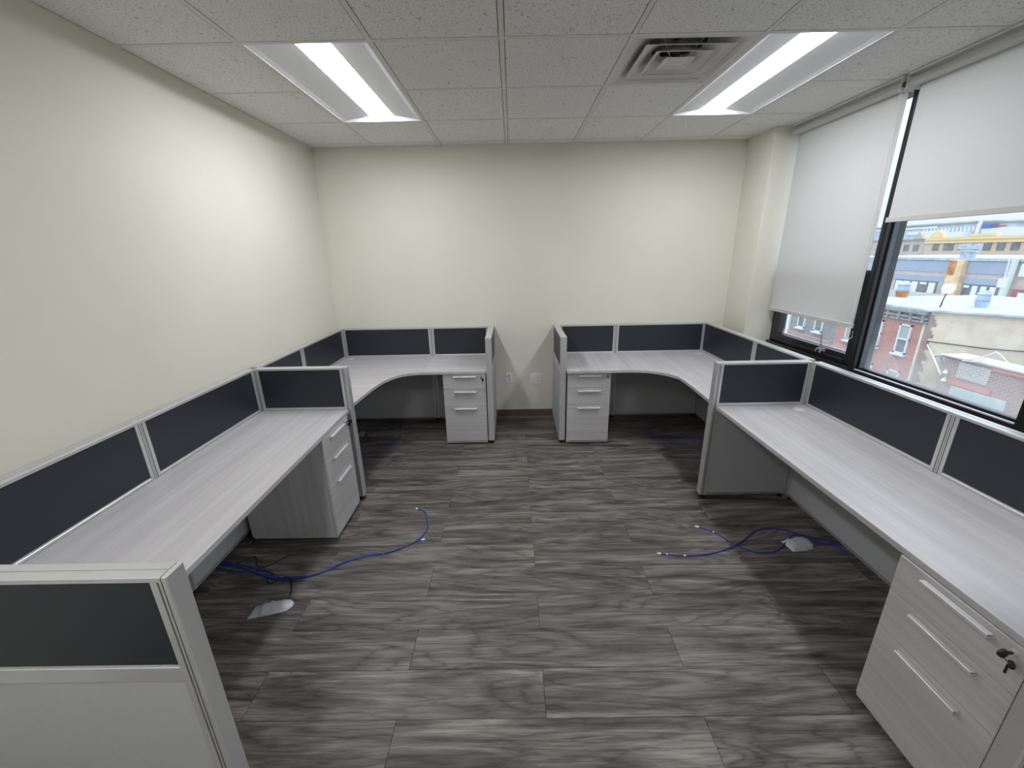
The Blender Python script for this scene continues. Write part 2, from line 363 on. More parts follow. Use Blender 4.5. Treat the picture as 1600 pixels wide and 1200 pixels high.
# windows: black frames, panes, sash
def window(n, y0, y1, sash=False):
    t = empty('window_%d' % n, (XWN, (y0 + y1) / 2, ZS), kind='structure')
    xo = XWN + .10
    f = MB()
    f.box(XWN, xo, y0, y1, ZS, .93)                       # sill rail
    f.box(XWN, xo, y0, y1, 2.63, ZH)
    f.box(XWN + .03, xo, y0, y0 + .014, .93, 2.63).box(XWN + .03, xo, y1 - .012, y1, .93, 2.63)
    f.box(XWN + .045, xo, y0, y1, .93, .942)
    f.build('window_frame', 'frame', t, bevel=.0015, seg=1)
    if sash:
        s = MB(); sx0, sx1 = XWN + .02, XWN + .085
        ya, yb = y0 + .022, y1 - .03
        s.box(sx0, sx1, ya, yb, .948, 1.012).box(sx0, sx1, ya, yb, 1.425, 1.585).box(sx0, sx1, ya, ya + .052, 1.012, 1.43).box(sx0, sx1, yb - .085, yb, 1.012, 1.43)
        s.box(sx0 - .012, sx0, ya + .05, yb - .02, .958, .972)
        so = s.build('window_sash', 'frame', t, bevel=.003)
        MB().box(sx1 - .022, sx1 - .012, ya + .052, yb - .085, 1.012, 1.018).build('glazing_bead', 'track', so)
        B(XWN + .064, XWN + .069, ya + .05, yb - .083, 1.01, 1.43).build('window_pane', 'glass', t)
        B(XWN + .03, xo, y0, y1, 1.585, 1.60).build('transom', 'frame', t)
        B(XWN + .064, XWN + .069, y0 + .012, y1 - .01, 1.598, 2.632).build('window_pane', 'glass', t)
        hd = MB(); hy = 3.135
        hd.box(XWN + .004, XWN + .02, hy - .032, hy + .032, .982, 1.006)
        hd.tube([(XWN + .012, hy - .018, .99), (XWN - .012, hy - .02, 1.0), (XWN - .018, hy - .024, .975)], .006, 8)
        hd.tube([(XWN + .012, hy + .018, .99), (XWN - .012, hy + .02, 1.0), (XWN - .018, hy + .024, .975)], .006, 8)
        hd.tube([(XWN + .01, hy, 1.0), (XWN - .004, hy + .002, 1.05), (XWN - .006, hy + .004, 1.115)], [.006, .005, .004], 8)
        hd.build('window_handle', 'alu_dark', t, bevel=.001)
    else:
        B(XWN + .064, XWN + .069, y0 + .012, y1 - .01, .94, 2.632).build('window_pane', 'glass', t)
        B(XWN + .034, XWN + .064, y1 - .0135, y1 - .012, .942, 2.63).build('glazing_stop', 'stop', t)
        B(XWN + .004, XWN + .018, y0 + .004, y1 - .004, .93, .934).build('sill_track', 'track', t)
    return t
window(1, *W1, sash=True); window(2, *W2); window(3, *W3)
for i, (a, b) in enumerate(((W2[1], W1[0]), (W3[1], W2[0]), (W3[0] - .06, W3[0]))):
    m = MB().box(XWN, XWN + .12, a, b, ZS, ZH)
    if i < 2: m.box(XWN - .004, XWN, a + .012, b - .012, ZS, ZH)
    tag(m.build('trim_%d' % (i + 1), 'frame', bevel=.002), kind='structure')

# ceiling: slab above, exposed grid, tiles
ceil = tag(B(XL - .1, XWN + .12, YN - .1, YB + .1, ZC + .10, ZC + .22).build('ceiling', 'plenum'), kind='structure')
cols = list(range(-3, 5)); rows_ = list(range(-2, 9))
lights = [(-2, 1), (2, 1), (-2, 6), (2, 6)]             # (column index of its left bar, row index)
def gxp(i): return GX + TL * i
def gyp(j): return GY - TL * j
skip = {(1, 1)}
for (ci, rj) in lights: skip |= {(ci, rj - 0), (ci, rj + 1)} if False else {(ci, rj - 1 + 1), (ci, rj + 1)}
# cell (i, j) spans x gxp(i)..gxp(i+1) and y gyp(j)..gyp(j-1)
skip = {(1, 2)}
for (ci, rj) in lights: skip |= {(ci, rj), (ci, rj + 1)}
g = .0155
tm = MB().box(-TL / 2 + g, TL / 2 - g, -TL / 2 + g, TL / 2 - g, .0, .020).build('ceiling_tile', 'tile'); tmesh = tm.data; tm.parent = ceil; tfirst = tm
XRE = XWN - .002
for i in cols:
    for j in rows_:
        if (i, j) in skip: continue
        x0, x1 = max(gxp(i), XL + .002), min(gxp(i + 1), XRE); y0, y1 = max(gyp(j), YN + .002), min(gyp(j - 1), YB - .002)
        if x1 - x0 < .05 or y1 - y0 < .03: continue
        if x1 - x0 > TL - .001 and y1 - y0 > TL - .001:
            L = ((x0 + x1) / 2, (y0 + y1) / 2, ZC)
            if tfirst is not None: tfirst.location = L; tfirst = None
            else: share('ceiling_tile', tmesh, ceil, L)
        else:
            o = MB().box(g, x1 - x0 - g, g, y1 - y0 - g, .0, .020).build('ceiling_tile', 'tile'); o.parent = ceil; o.location = (x0, y0, ZC)
BW = .012
for i in range(-2, 4):
    m = MB().box(gxp(i) - BW, gxp(i) + BW, YN, YB, ZC - .0012, ZC + .0012).box(gxp(i) - .002, gxp(i) + .002, YN, YB, ZC + .001, ZC + .04)
    m.build('main_tee', 'tee', ceil)
tee_m = None
for j in range(-1, 8):
    for i in range(-3, 4):
        if any(i == ci and j == rj for ci, rj in lights): continue
        x0, x1 = max(gxp(i), XL), min(gxp(i + 1), XRE)
        y = gyp(j)
        m = MB().box(x0 + BW, x1 - (BW if i < 3 else 0), y - BW, y + BW, ZC - .0009, ZC + .0012).box(x0 + BW, x1 - (BW if i < 3 else 0), y - .002, y + .002, ZC + .001, ZC + .03)
        m.build('cross_tee', 'tee', ceil)
wa = MB().box(XL, XL + .012, YN, YB, ZC - .0012, ZC + .002).box(XL, XCOL, YB - .012, YB, ZC - .0012, ZC + .002).box(XCOL - .018, XCOL, YCOL - .018, YB - .018, ZC - .0012, ZC + .002).box(XCOL, XRE, YCOL - .018, YCOL, ZC - .0012, ZC + .002)
wa.build('wall_angle', 'tee', ceil)

# ================================================================== CEILING FIXTURES
def troffer(cx, y0, y1, label):
    t = empty('recessed_ceiling_light', (cx, (y0 + y1) / 2, ZC), label, 'ceiling light', 'recessed strip lights in the ceiling grid')
    h = .288
    # curved side reflectors and centre channel
    prof = [(-h, .001)]
    for k in range(1, 8):
        u = k / 7; prof.append((-h + u * (h - .088), .033 * u ** .75 + .002))
    sh = MB()
    a = y0 + .014; b = y1 - .014
    for sgn in (-1, 1):
        pr = [(cx + sgn * (-p[0]), p[1]) for p in prof]
        sh = MB()
        for (xa, za), (xb, zb) in zip(pr[:-1], pr[1:]):
            sh.add([(xa, a, ZC + za), (xb, a, ZC + zb), (xb, b, ZC + zb), (xa, b, ZC + za)], [(0, 1, 2, 3)])
            sh.add([(xa, a, ZC + za + .002), (xb, a, ZC + zb + .002), (xb, b, ZC + zb + .002), (xa, b, ZC + za + .002)], [(3, 2, 1, 0)])
        sh.build('reflector', 'reflector', t, smooth=False)
    for yy, d in ((y0, 1), (y1, -1)):
        e = MB()
        ya, yb_ = (yy + .006, yy + .014) if d > 0 else (yy - .014, yy - .006)
        e.prism([(cx - h, ZC - .0005)] + [(cx + h * math.cos(PI - PI * k / 12) , ZC + .040 * math.sin(PI * k / 12) + .001) for k in range(1, 12)] + [(cx + h, ZC - .0005)], 'y', ya, yb_)
        e.build('end_plate', 'white_metal', t)
    f = MB()
    f.box(cx - TL / 2 + .006, cx - h + .001, y0 + .006, y1 - .006, ZC - .001, ZC + .003).box(cx + h - .001, cx + TL / 2 - .006, y0 + .006, y1 - .006, ZC - .001, ZC + .003)
    f.box(cx - h, cx + h, y0 + .004, y0 + .007, ZC - .001, ZC + .004).box(cx - h, cx + h, y1 - .007, y1 - .004, ZC - .001, ZC + .004)
    f.build('trim_frame', 'white_metal', t)
    ln = MB(); pr = [(cx - .086, ZC + .045)] + [(cx + .086 * math.cos(PI + PI * k / 10), ZC + .037 + .005 * math.sin(PI + PI * k / 10)) for k in range(11)] + [(cx + .086, ZC + .045)]
    ln.prism(pr, 'y', a + .001, b - .001)
    ln.build('lens', 'lens', t)
    hs = MB().box(cx - TL / 2 + .006, cx + TL / 2 - .006, y0 + .006, y1 - .006, ZC + .072, ZC + .085).build('housing', 'white_metal', t)
    return t
troffer(gxp(-2) + TL / 2, gyp(2), gyp(0), 'long recessed strip light nearest the left wall')
troffer(gxp(2) + TL / 2, gyp(2), gyp(0), 'long recessed strip light beside the square air vent and window blinds')
troffer(gxp(-2) + TL / 2, gyp(7), gyp(5), 'recessed strip light behind the viewer on the left, out of view')
troffer(gxp(2) + TL / 2, gyp(7), gyp(5), 'recessed strip light behind the viewer on the right, out of view')

def diffuser():
    cx, cy = gxp(1) + TL / 2, gyp(2) + TL / 2
    t = empty('air_vent', (cx, cy, ZC), 'square off-white ceiling air vent with three nested louvres', 'air vent')
    H = TL / 2 - .004
    # outer pan: flat rim then a curved throat rising into the duct
    def ring(m, h0, z0, h1, z1):
        for (ax, ay, bx, by) in ((-1,-1,1,-1), (1,-1,1,1), (1,1,-1,1), (-1,1,-1,-1)):
            m.add([(cx+ax*h0, cy+ay*h0, z0), (cx+bx*h0, cy+by*h0, z0), (cx+bx*h1, cy+by*h1, z1), (cx+ax*h1, cy+ay*h1, z1)], [(0,1,2,3)])
    def loft(m, h, z0, rr, z1, steps=5, n=32):
        """square opening drawn up into a round neck"""
        rows = []
        for q in range(steps + 1):
            u = q / steps; row = []
            for k in range(n):
                a = 2 * PI * k / n; ca, sa = math.cos(a), math.sin(a); sq = h / max(abs(ca), abs(sa)); e = u ** .8
                row.append((cx + ca * (sq * (1 - e) + rr * e), cy + sa * (sq * (1 - e) + rr * e), z0 + (z1 - z0) * u ** .9))
            rows.append(row)
        o = [p for row in rows for p in row]
        m.add(o, [(q * n + k, q * n + (k + 1) % n, (q + 1) * n + (k + 1) % n, (q + 1) * n + k) for q in range(steps) for k in range(n)])
    m = MB(); ring(m, H, ZC, .272, ZC - .001); loft(m, .272, ZC - .001, .150, ZC + .085)
    m.build('outer_pan', 'vent', t, smooth=False)
    d = MB().tube([(cx, cy, ZC + .084), (cx, cy, ZC + .14)], .152, 32, cap=False); d.add([(cx + .155 * math.cos(2 * PI * k / 32), cy + .155 * math.sin(2 * PI * k / 32), ZC + .14) for k in range(32)], [tuple(range(32))])
    d.build('duct_neck', 'duct', t)
    for (ho, ro, zt_) in ((.219, .128, .052), (.147, .085, .048)):
        m = MB(); loft(m, ho, ZC - .004, ro, ZC - .004 + zt_); loft(m, ho - .0015, ZC - .002, ro - .0015, ZC - .001 + zt_)
        ring(m, ho + .0015, ZC - .0045, ho - .006, ZC - .0045)
        m.build('louvre', 'vent', t)
    m = MB(); ring(m, .078, ZC - .004, .05, ZC + .004); ring(m, .05, ZC + .004, .001, ZC + .006)
    m.build('centre_plate', 'vent', t)
    MB().tube([(cx, cy, ZC + .006), (cx, cy, ZC + .10)], .02, 12).build('centre_boss', 'duct', t)
    for sx, sy in ((-1, -1), (1, -1), (1, 1), (-1, 1)):
        MB().tube([(cx + sx * .05, cy + sy * .05, ZC + .014), (cx + sx * .105, cy + sy * .105, ZC + .075)], .003, 6).build('support_arm', 'vent', t)
diffuser()
sc_ = MB().cyl(.318, 2.545, ZC - .004, ZC + .0012, .044, 32)
tag(sc_.build('sprinkler_cover', 'tile', bevel=.001), 'round flush cover plate in a ceiling tile left of the air vent', 'ceiling cover')

# ================================================================== PARTITION PANELS
def panel(loc, rz, L, label, group, end=False, corner=False, start_post=False, foot0=True):
    """local x runs along the panel, local y is its thickness 0..TH, z up"""
    t = empty('partition_panel', loc, label, 'partition', group, rz=rz)
    P0 = Vector((0, 0, 0))
    def bl(m, name, mat, **kw):
        o = m.build(name, mat, None, **kw); o.parent = t; return o
    Lb = L - (.016 if end else 0)
    x0 = .016 if start_post else 0
    z0 = .035
    cap = MB().prism([(0, ZT - .014), (TH, ZT - .014), (TH, ZT - .002), (TH - .003, ZT), (TH / 2 + .002, ZT), (TH / 2 + .002, ZT - .0025), (TH / 2 - .002, ZT - .0025), (TH / 2 - .002, ZT), (.003, ZT), (0, ZT - .002)], 'x', x0, Lb)
    bl(cap, 'top_cap', 'alu')
    for a, d in ((x0, 1), (Lb, -1)):
        m = MB()
        pf = [(.0012, .0005), (.0065, .0005), (.0065, .012), (.011, .012), (.011, 0), (.028, 0), (.028, TH), (.011, TH), (.011, TH - .012), (.0065, TH - .012), (.0065, TH - .0005), (.0012, TH - .0005)]
        pf = [(a + d * u, v) for u, v in pf]
        m.prism(pf if d > 0 else pf[::-1], 'z', z0, ZT - .013)
        bl(m, 'stile', 'alu')
    bl(MB().box(x0 + .028, Lb - .028, .003, TH - .003, .756, ZT - .016), 'fabric_tile', 'fabric', bevel=.0015)
    r = MB().prism([(0, .702), (TH, .702), (TH, .748), (TH - .002, .750), (.002, .750), (0, .748)], 'x', x0 + .028, Lb - .028)
    r.box(x0 + .028, Lb - .028, .006, TH - .006, .750, .757).box(x0 + .028, Lb - .028, .006, TH - .006, .696, .702)
    bl(r, 'middle_rail', 'alu')
    bl(MB().box(x0 + .028, Lb - .028, .003, TH - .003, .052, .697), 'lower_tile', 'lam', bevel=.0015)
    bl(MB().box(x0 + .028, Lb - .028, .001, TH - .001, z0, .052), 'bottom_rail', 'alu_dark')
    def post(xa, xb):
        m = MB().box(xa, xb, -.0005, TH + .0005, z0, ZT + .001)
        p = bl(m, 'end_post', 'alu', bevel=.004, seg=3)
        c = MB().box(xa, xb, .0, TH, z0 - .004, z0); c.build('post_base', 'black').parent = p
    if end: post(Lb + .001, L)
    if start_post: post(0, x0 - .001)
    if corner:
        bl(MB().box(L, L + TH, 0, TH, z0, ZT), 'corner_post', 'alu', bevel=.002)
    for xx in (x0 + .016, Lb - .016):
        f = MB().cyl(xx, TH / 2, .008, z0 + .002, .006, 10).cyl(xx, TH / 2, 0, .010, .018, 16, .016)
        if (end and xx > L / 2) or (start_post and xx < L / 2):
            for k in range(5): f.cyl(xx + .02 * math.cos(k * 1.257), TH / 2 + .02 * math.sin(k * 1.257), .010, .028, .006, 8)
            f.cyl(xx, TH / 2, .010, .028, .02, 16)
        bl(f, 'levelling_foot', 'black')
    return t
R90 = PI / 2
GL = 'charcoal topped partition panels against the left wall'; GB = 'charcoal topped partition panels against the back wall'; GRr = 'charcoal topped partition panels under the windows'; GD = 'short divider panels between the desks'
# left wall run: local +x -> +y, local +y -> -x
panel((XI, .8415, 0), R90, 1.775 - .8415, 'left wall partition panel nearest the viewer, beside the near end of the long left desk', GL)
panel((XI, 1.775, 0), R90, 2.668 - 1.775, 'left wall partition panel behind the long left desk, up to its far divider', GL)
panel((XI, 2.7225, 0), R90, 3.335 - 2.7225, 'left wall partition panel just beyond the divider at the far end of the left desk', GL)
panel((XI, 3.335, 0), R90, YR - 3.335, 'left wall partition panel running into the far left corner', GL, corner=True)
panel((XI, YR, 0), 0, -.85 - XI, 'wide back wall partition panel touching the far left corner', GB)
panel((-.85, YR, 0), 0, -.2535 + .85, 'back wall partition panel above the left of the two far drawer units', GB)
panel((-.1985, 3.595, 0), R90, YR + TH - 3.595, 'short end panel left of the gap in front of the wall sockets', GD, start_post=True)
panel((XL + .007, .787, 0), 0, -.838 - XL - .007, 'divider panel at the bottom left corner of the photo, facing the viewer', GD, end=True)
panel((XI + .0005, 2.668, 0), 0, -1.14 - XI, 'divider panel between the long left desk and the curved desk behind it', GD, end=True)
# right side
panel((.4755, 3.577, 0), R90, YR + TH - 3.577, 'short end panel right of the gap in front of the wall sockets', GD, start_post=True)
panel((.476, YR, 0), 0, 1.062 - .476, 'back wall partition panel above the right of the two far drawer units', GB)
panel((1.062, YR, 0), 0, XR - 1.062, 'wide back wall partition panel touching the far right corner', GB)
# right run: local +x -> -y, local +y -> +x
panel((XR, YR + TH, 0), -R90, TH + YR - 3.293, 'partition panel in front of the column in the far right corner', GRr, corner=False)
panel((XR, 3.293, 0), -R90, 3.293 - 2.6755, 'partition panel under the small open window, beyond the right divider', GRr)
panel((XR, 2.620, 0), -R90, 2.620 - 1.712, 'partition panel under the large window, on the near side of the right divider', GRr)
panel((XR, 1.712, 0), -R90, 1.712 - .80, 'right partition panel nearest the viewer, cut by the edge of the photo', GRr)
panel((XR - .0005, 2.6755, 0), PI, XR - 1.352, 'divider panel between the long right desk and the curved desk behind it', GD, end=True)
panel((XR - .0005, .800, 0), PI, XR - 1.352, 'divider panel at the bottom right corner of the photo beside the drawer unit', GD, end=True)

# ================================================================== WORKTOPS
def worktop_piece(poly, mat, parent, z0=ZD - .025, z1=ZD):
    m = MB().prism(poly, 'z', z0, z1)
    return m.build('worktop_section', mat, parent, bevel=.0018)
def grommet(x, y, parent):
    m = MB(); m.cyl(x, y, ZD, ZD + .003, .034, 28, .032).cyl(x, y, ZD + .003, ZD + .0042, .026, 24)
    m.build('cable_grommet', 'plastic_grey', parent)
def bracket(x0, x1, y, parent, w=.03):
    MB().box(x0, x1, y, y + w, ZD - .031, ZD - .025).build('support_bracket', 'alu_dark', parent)

wt = empty('worktop', (-1.45, 1.75, ZD - .025), 'long straight pale wood-grain worktop along the left wall', 'desk')
worktop_piece([(XI + .002, .8435), (-1.142, .8435), (-1.160, 2.666), (XI + .002, 2.666)], 'wood_y', wt)
wt = empty('worktop', (1.68, 1.7, ZD - .025), 'long straight pale wood-grain worktop under the windows on the right', 'desk')
worktop_piece([(1.378, .802), (XR - .002, .802), (XR - .002, 2.618), (1.378, 2.618)], 'wood_y', wt); grommet(1.885, 2.53, wt)

def smooth_curve(pts, n=6):
    out = []
    P = [pts[0]] + pts + [pts[-1]]
    for i in range(1, len(P) - 2):
        for k in range(n):
            u = k / n; p0, p1, p2, p3 = P[i-1], P[i], P[i+1], P[i+2]
            out.append(tuple(.5 * (2*p1[c] + (p2[c]-p0[c])*u + (2*p0[c]-5*p1[c]+4*p2[c]-p3[c])*u*u + (3*p1[c]-p0[c]-3*p2[c]+p3[c])*u**3) for c in (0, 1)))
    out.append(pts[-1]); return out
wt = empty('worktop', (-1.4, 3.8, ZD - .025), 'curved L-shaped worktop in the far left corner with a swept inner edge', 'desk')
cv = smooth_curve([(-1.177, 2.725), (-1.165, 2.874), (-1.152, 3.066), (-1.132, 3.229), (-1.104, 3.353), (-1.052, 3.464), (-.975, 3.538), (-.885, 3.568), (-.845, 3.573)])
worktop_piece([(XI + .002, YR - .002), (XI + .002, 2.725)] + cv + [(-.8455, YR - .002)], 'wood_x', wt)
worktop_piece([(-.8445, YR - .002), (-.8445, 3.573), (-.6, 3.578), (-.2555, 3.585), (-.2555, YR - .002)], 'wood_x', wt)
grommet(-1.69, 4.12, wt)
wt = empty('worktop', (1.6, 3.8, ZD - .025), 'curved L-shaped worktop in the far right corner with a swept inner edge', 'desk')
cv = smooth_curve([(1.390, 3.2995), (1.350, 3.375), (1.296, 3.440), (1.215, 3.497), (1.127, 3.523), (1.0635, 3.530)])
worktop_piece([(1.0635, YR - .002), (XR - .002, YR - .002), (XR - .002, 3.2995)] + cv, 'wood_y', wt)
worktop_piece([(.478, 3.535), (1.0625, 3.530), (1.0625, YR - .002), (.478, YR - .002)], 'wood_y', wt)
cv = smooth_curve([(1.384, 2.678), (1.392, 2.9), (1.396, 3.1), (1.391, 3.2985)])
worktop_piece(cv + [(XR - .002, 3.2985), (XR - .002, 2.678)], 'wood_y', wt)
grommet(1.885, 4.085, wt)

# ================================================================== DRAWER UNITS
def pedestal(loc, rz, label, two_keys=True):
    t = empty('drawer_unit', loc, label, 'drawer unit', 'three-drawer units under the worktops', rz=rz)
    Wd, D = .395, .56
    def bl(m, name, mat, parent=t, **kw):
        o = m.build(name, mat, None, **kw); o.parent = parent; return o
    for xs in (0, Wd - .016): bl(MB().box(xs, xs + .016, .02, D, .028, .710), 'side_panel', 'wood_z', bevel=.001)
    bl(MB().box(.016, Wd - .016, D - .012, D, .028, .71), 'back_panel', 'wood_z')
    bl(MB().box(.016, Wd - .016, .02, D - .012, .694, .71), 'top_panel', 'wood_x')
    bl(MB().box(0.0, Wd, .006, D - .012, .016, .028), 'base_panel', 'wood_x', bevel=.001)
    for fx in (.04, Wd - .04):
        for fy in (.06, D - .05):
            bl(MB().cyl(fx, fy, 0, .016, .014, 12), 'glide', 'black')
    for (za, zb) in ((.565, .709), (.3985, .562), (.036, .3955)):
        dr = bl(MB().box(.0015, Wd - .0015, 0, .018, za, zb).box(.02, Wd - .02, .018, .4, za + .02, zb - .02), 'drawer', 'wood_d', bevel=.0012)
        zh = zb - .027
        h = MB().prism([(-.021, zh - .006), (-.018, zh - .008), (0, zh - .008), (0, zh + .004), (-.003, zh + .004), (-.003, zh - .003), (-.017, zh - .003), (-.017, zh + .006), (-.021, zh + .008)][::-1], 'x', .098, .306)
        h.box(.098, .306, -.0215, -.002, zh + .002, zh + .0075)
        bl(h, 'handle', 'steel', dr, bevel=.001, seg=1)
    lk = bl(MB().tube([(.357, .002, .683), (.357, -.006, .683)], .0095, 16), 'lock', 'steel')
    kx = .357
    kk = MB().box(kx - .003, kx + .003, -.022, -.006, .680, .686)
    kk.tube([(kx - .0035, -.032, .682), (kx + .0035, -.032, .682)], .0135, 16)
    bl(kk, 'key', 'black', lk)
    if two_keys:
        k2 = MB().tube([(kx + .012, -.016, .655), (kx + .014, -.012, .655)], .012, 14).box(kx + .005, kx + .010, -.016, -.013, .618, .648)
        k2.tube([(kx, -.03, .672), (kx + .006, -.024, .664), (kx + .012, -.016, .662)], .0012, 6)
        bl(k2, 'spare_key', 'black', lk)
    return t
pedestal((-1.156, 2.227, 0), R90, 'drawer unit showing its plain side, at the far end of the long left desk')
pedestal((-.657, 3.592, 0), 0, 'left of the two drawer units flanking the gap at the back wall')
pedestal((.488, 3.562, 0), 0, 'right of the two drawer units flanking the gap at the back wall', two_keys=False)
pedestal((1.372, 1.207, 0), -R90, 'large drawer unit at bottom right with two black keys near its lock')

# ================================================================== WALL SOCKETS
def socket_plate(x0, x1, z0, z1, label, double):
    t = empty('wall_socket', ((x0 + x1) / 2, YB, z0), label, 'wall socket')
    MB().box(x0, x1, YB - .006, YB - .0002, z0, z1).build('face_plate', 'plastic_white', t, bevel=.002)
    zc, xc = (z0 + z1) / 2, (x0 + x1) / 2
    if double:
        for dx in (-.029, .029):
            f = MB().box(xc + dx - .017, xc + dx + .017, YB - .009, YB - .006, zc - .034, zc + .034).build('outlet', 'plastic_white', t, bevel=.001)
            s = MB()
            for dz in (-.018, .018):
                s.box(xc + dx - .008, xc + dx - .006, YB - .0098, YB - .0088, zc + dz - .004, zc + dz + .006).box(xc + dx + .005, xc + dx + .007, YB - .0098, YB - .0088, zc + dz - .004, zc + dz + .006)
                s.box(xc + dx - .002, xc + dx + .002, YB - .0098, YB - .0088, zc + dz - .011, zc + dz - .007)
            tag(s.build('slots', 'dark_slot', f), kind='stuff')
    else:
        f = MB().box(xc - .017, xc + .017, YB - .009, YB - .006, zc - .042, zc + .042).build('port_insert', 'plastic_white', t, bevel=.001)
        s = MB()
        for q in (-.03, -.010, .010, .03): s.box(xc - .006, xc + .006, YB - .0098, YB - .0088, zc + q - .005, zc + q + .005)
        tag(s.build('ports', 'dark_slot', f), kind='stuff')
socket_plate(-.087, -.021, .411, .527, 'narrow white wall plate with four dark ports, left of the double one', False)
socket_plate(.175, .292, .394, .512, 'wide white double wall plate right of the narrow one', True)

# ================================================================== ROLLER BLINDS
def blind(y0, y1, zb, label, chain=False, inset=.004):
    xf = XWN - .040; zt = ZC - .050; rt = .026
    t = empty('roller_blind', (xf, (y0 + y1) / 2, ZC), label, 'roller blind', 'white roller blinds on the windows')
    m = MB(); n = 22
    pts = [(xf - .030 + rt * math.cos(a), zt + rt * math.sin(a)) for a in [2 * PI * k / n for k in range(n)]]
    m.prism(pts, 'y', y0, y1); m.build('roller', 'blind', t, smooth=False)
    f = MB().box(xf - .0012, xf, y0 + .004, y1 - inset, zb + .028, zt); f.build('blind_cloth', 'blind', t)
    h = MB().box(xf - .009, xf + .005, y0 + .002, y1 - inset * .6, zb, zb + .030); h.build('bottom_bar', 'blind_hem', t, bevel=.003)
    hd = MB().box(xf - .062, xf + .02, y0 - .008, y1 + .006, ZC - .012, ZC - .002); hd.build('head_rail', 'white_metal', t, bevel=.001)
    for ya, yb in ((y0 - .006, y0 - .001), (y1 + .001, y1 + .005)): MB().box(xf - .062, xf + .02, ya, yb, ZC - .085, ZC - .010).build('bracket', 'plastic_grey', t)
    if chain:
        yc = y0 + .012
        c = MB().tube([(xf - .052, yc - .012, zt), (xf - .012, yc - .012 , 2.2), (xf - .012, yc - .004, 1.22)], .0016, 6).tube([(xf - .020, yc + .02, zt), (xf - .014, yc + .018, 2.2), (xf - .012, yc + .004, 1.22)], .0016, 6)
        co = c.build('pull_chain', 'plastic_grey', t)
        MB().tube([(xf - .012, yc, 1.225), (xf - .012, yc, 1.135)], .006, 8).build('chain_weight', 'plastic_white', co)
        MB().tube([(xf - .012, yc - .03, 1.20), (xf - .012, yc - .036, 1.16), (xf - .012, yc - .02, 1.142), (xf - .012, yc, 1.15)], .0022, 6).build('chain_guide', 'plastic_grey', co)
        MB().cyl(xf - .012, yc + .003, 1.28, 1.292, .005, 8).build('chain_stop', 'plastic_grey', co); MB().cyl(xf - .013, yc + .010, 1.44, 1.45, .004, 8).build('chain_stop', 'plastic_grey', co)
        g = MB().tube([(xf - .055, y0 - .012, zt), (xf - .03, y0 - .0065, zt)], [.012, .016], 12).build('chain_gear', 'dark_slot', t)
    return t
blind(2.826, 3.795, 1.215, 'long roller blind pulled down almost to the sill over the corner window', chain=True)
blind(1.70, 2.782, 1.897, 'roller blind pulled halfway down over the large window with the street view', inset=.026)
blind(.60, 1.685, 1.897, 'roller blind over the window beyond the right edge of the photo')

# ================================================================== CABLES AND SMALL THINGS ON THE FLOOR
def spline(pts, n=8, z=None):
    out = []; P = [pts[0]] + list(pts) + [pts[-1]]
    for i in range(1, len(P) - 2):
        for k in range(n):
            u = k / n; a, b, c, d = P[i-1], P[i], P[i+1], P[i+2]
            out.append(tuple(.5 * (2*b[q] + (c[q]-a[q])*u + (2*a[q]-5*b[q]+4*c[q]-d[q])*u*u + (3*b[q]-a[q]-3*c[q]+d[q])*u**3) for q in range(3)))
    out.append(tuple(pts[-1])); return out
CR = .0038
def cable(pts, label, group, mat='blue', r=CR, plug=True, tag_at=None, hood=False):
    p3 = [(p[0], p[1], p[2] if len(p) > 2 else r) for p in pts]
    t = empty('network_cable' if mat == 'blue' else 'black_cable', p3[0], label, 'cable', group)
    s = spline(p3); MB().tube(s, r, 8).build('cord', mat, t, smooth=True)
    if plug:
        a = Vector(s[-1]); d = (Vector(s[-1]) - Vector(s[-5])).normalized(); e = a + d * .012; g = e + d * .022
        MB().tube([a - d * .01, e], [r * 1.3, r * 1.6], 8).build('boot', mat, t)
        MB().tube([e, g], .0062, 4).build('plug', 'plastic_white', t, bevel=.0008)
        for kk in (tag_at or ()):
            q = Vector(s[kk]); q2 = Vector(s[kk - 1]) if True else q
            MB().tube([q, q2 + (q - q2) * .3], r * 1.15, 8).build('cable_tag', 'plastic_white', t)
    return t
GC = 'blue network cables on the floor at the left'; GC2 = 'blue network cables on the floor at the right'; GC3 = 'blue network cables under the far desks'
base = [(-1.803, 2.017), (-1.634, 1.983), (-1.419, 1.907), (-1.271, 1.892), (-1.166, 1.931), (-1.038, 2.014), (-.928, 2.066), (-.805, 2.094), (-.689, 2.161)]
cable(base + [(-.627, 2.232), (-.600, 2.31), (-.614, 2.398), (-.651, 2.502), (-.700, 2.540)], 'longest blue cable at left, hooking back towards the far desks', GC, tag_at=(-50,))
o2 = [(x + .006 * math.sin(i * 2.1), y + .009 * math.cos(i * 2.1), CR * (1.2 + 1.3 * (i % 2))) for i, (x, y) in enumerate(base)]
cable(o2 + [(-.640, 2.196, CR), (-.628, 2.203, CR)], 'blue cable at left twisted round the longest one and ending at its bend', GC)
o3 = [(-1.80, 1.99, CR), (-1.66, 1.958, CR), (-1.53, 1.955, CR), (-1.44, 1.935, .009), (-1.36, 1.882, CR), (-1.2, 1.905, CR * 2.6), (-1.08, 1.975, CR)]
cable(o3, 'short blue cable at left lying against the bundle by the plastic sleeve', GC, plug=False)
o4 = [(-1.80, 2.04, CR), (-1.70, 2.015, CR), (-1.55, 1.978, .008), (-1.43, 1.93, .012), (-1.33, 1.876, CR)]
cable(o4, 'blue cable at left coming from under the wall panel', GC, plug=False)
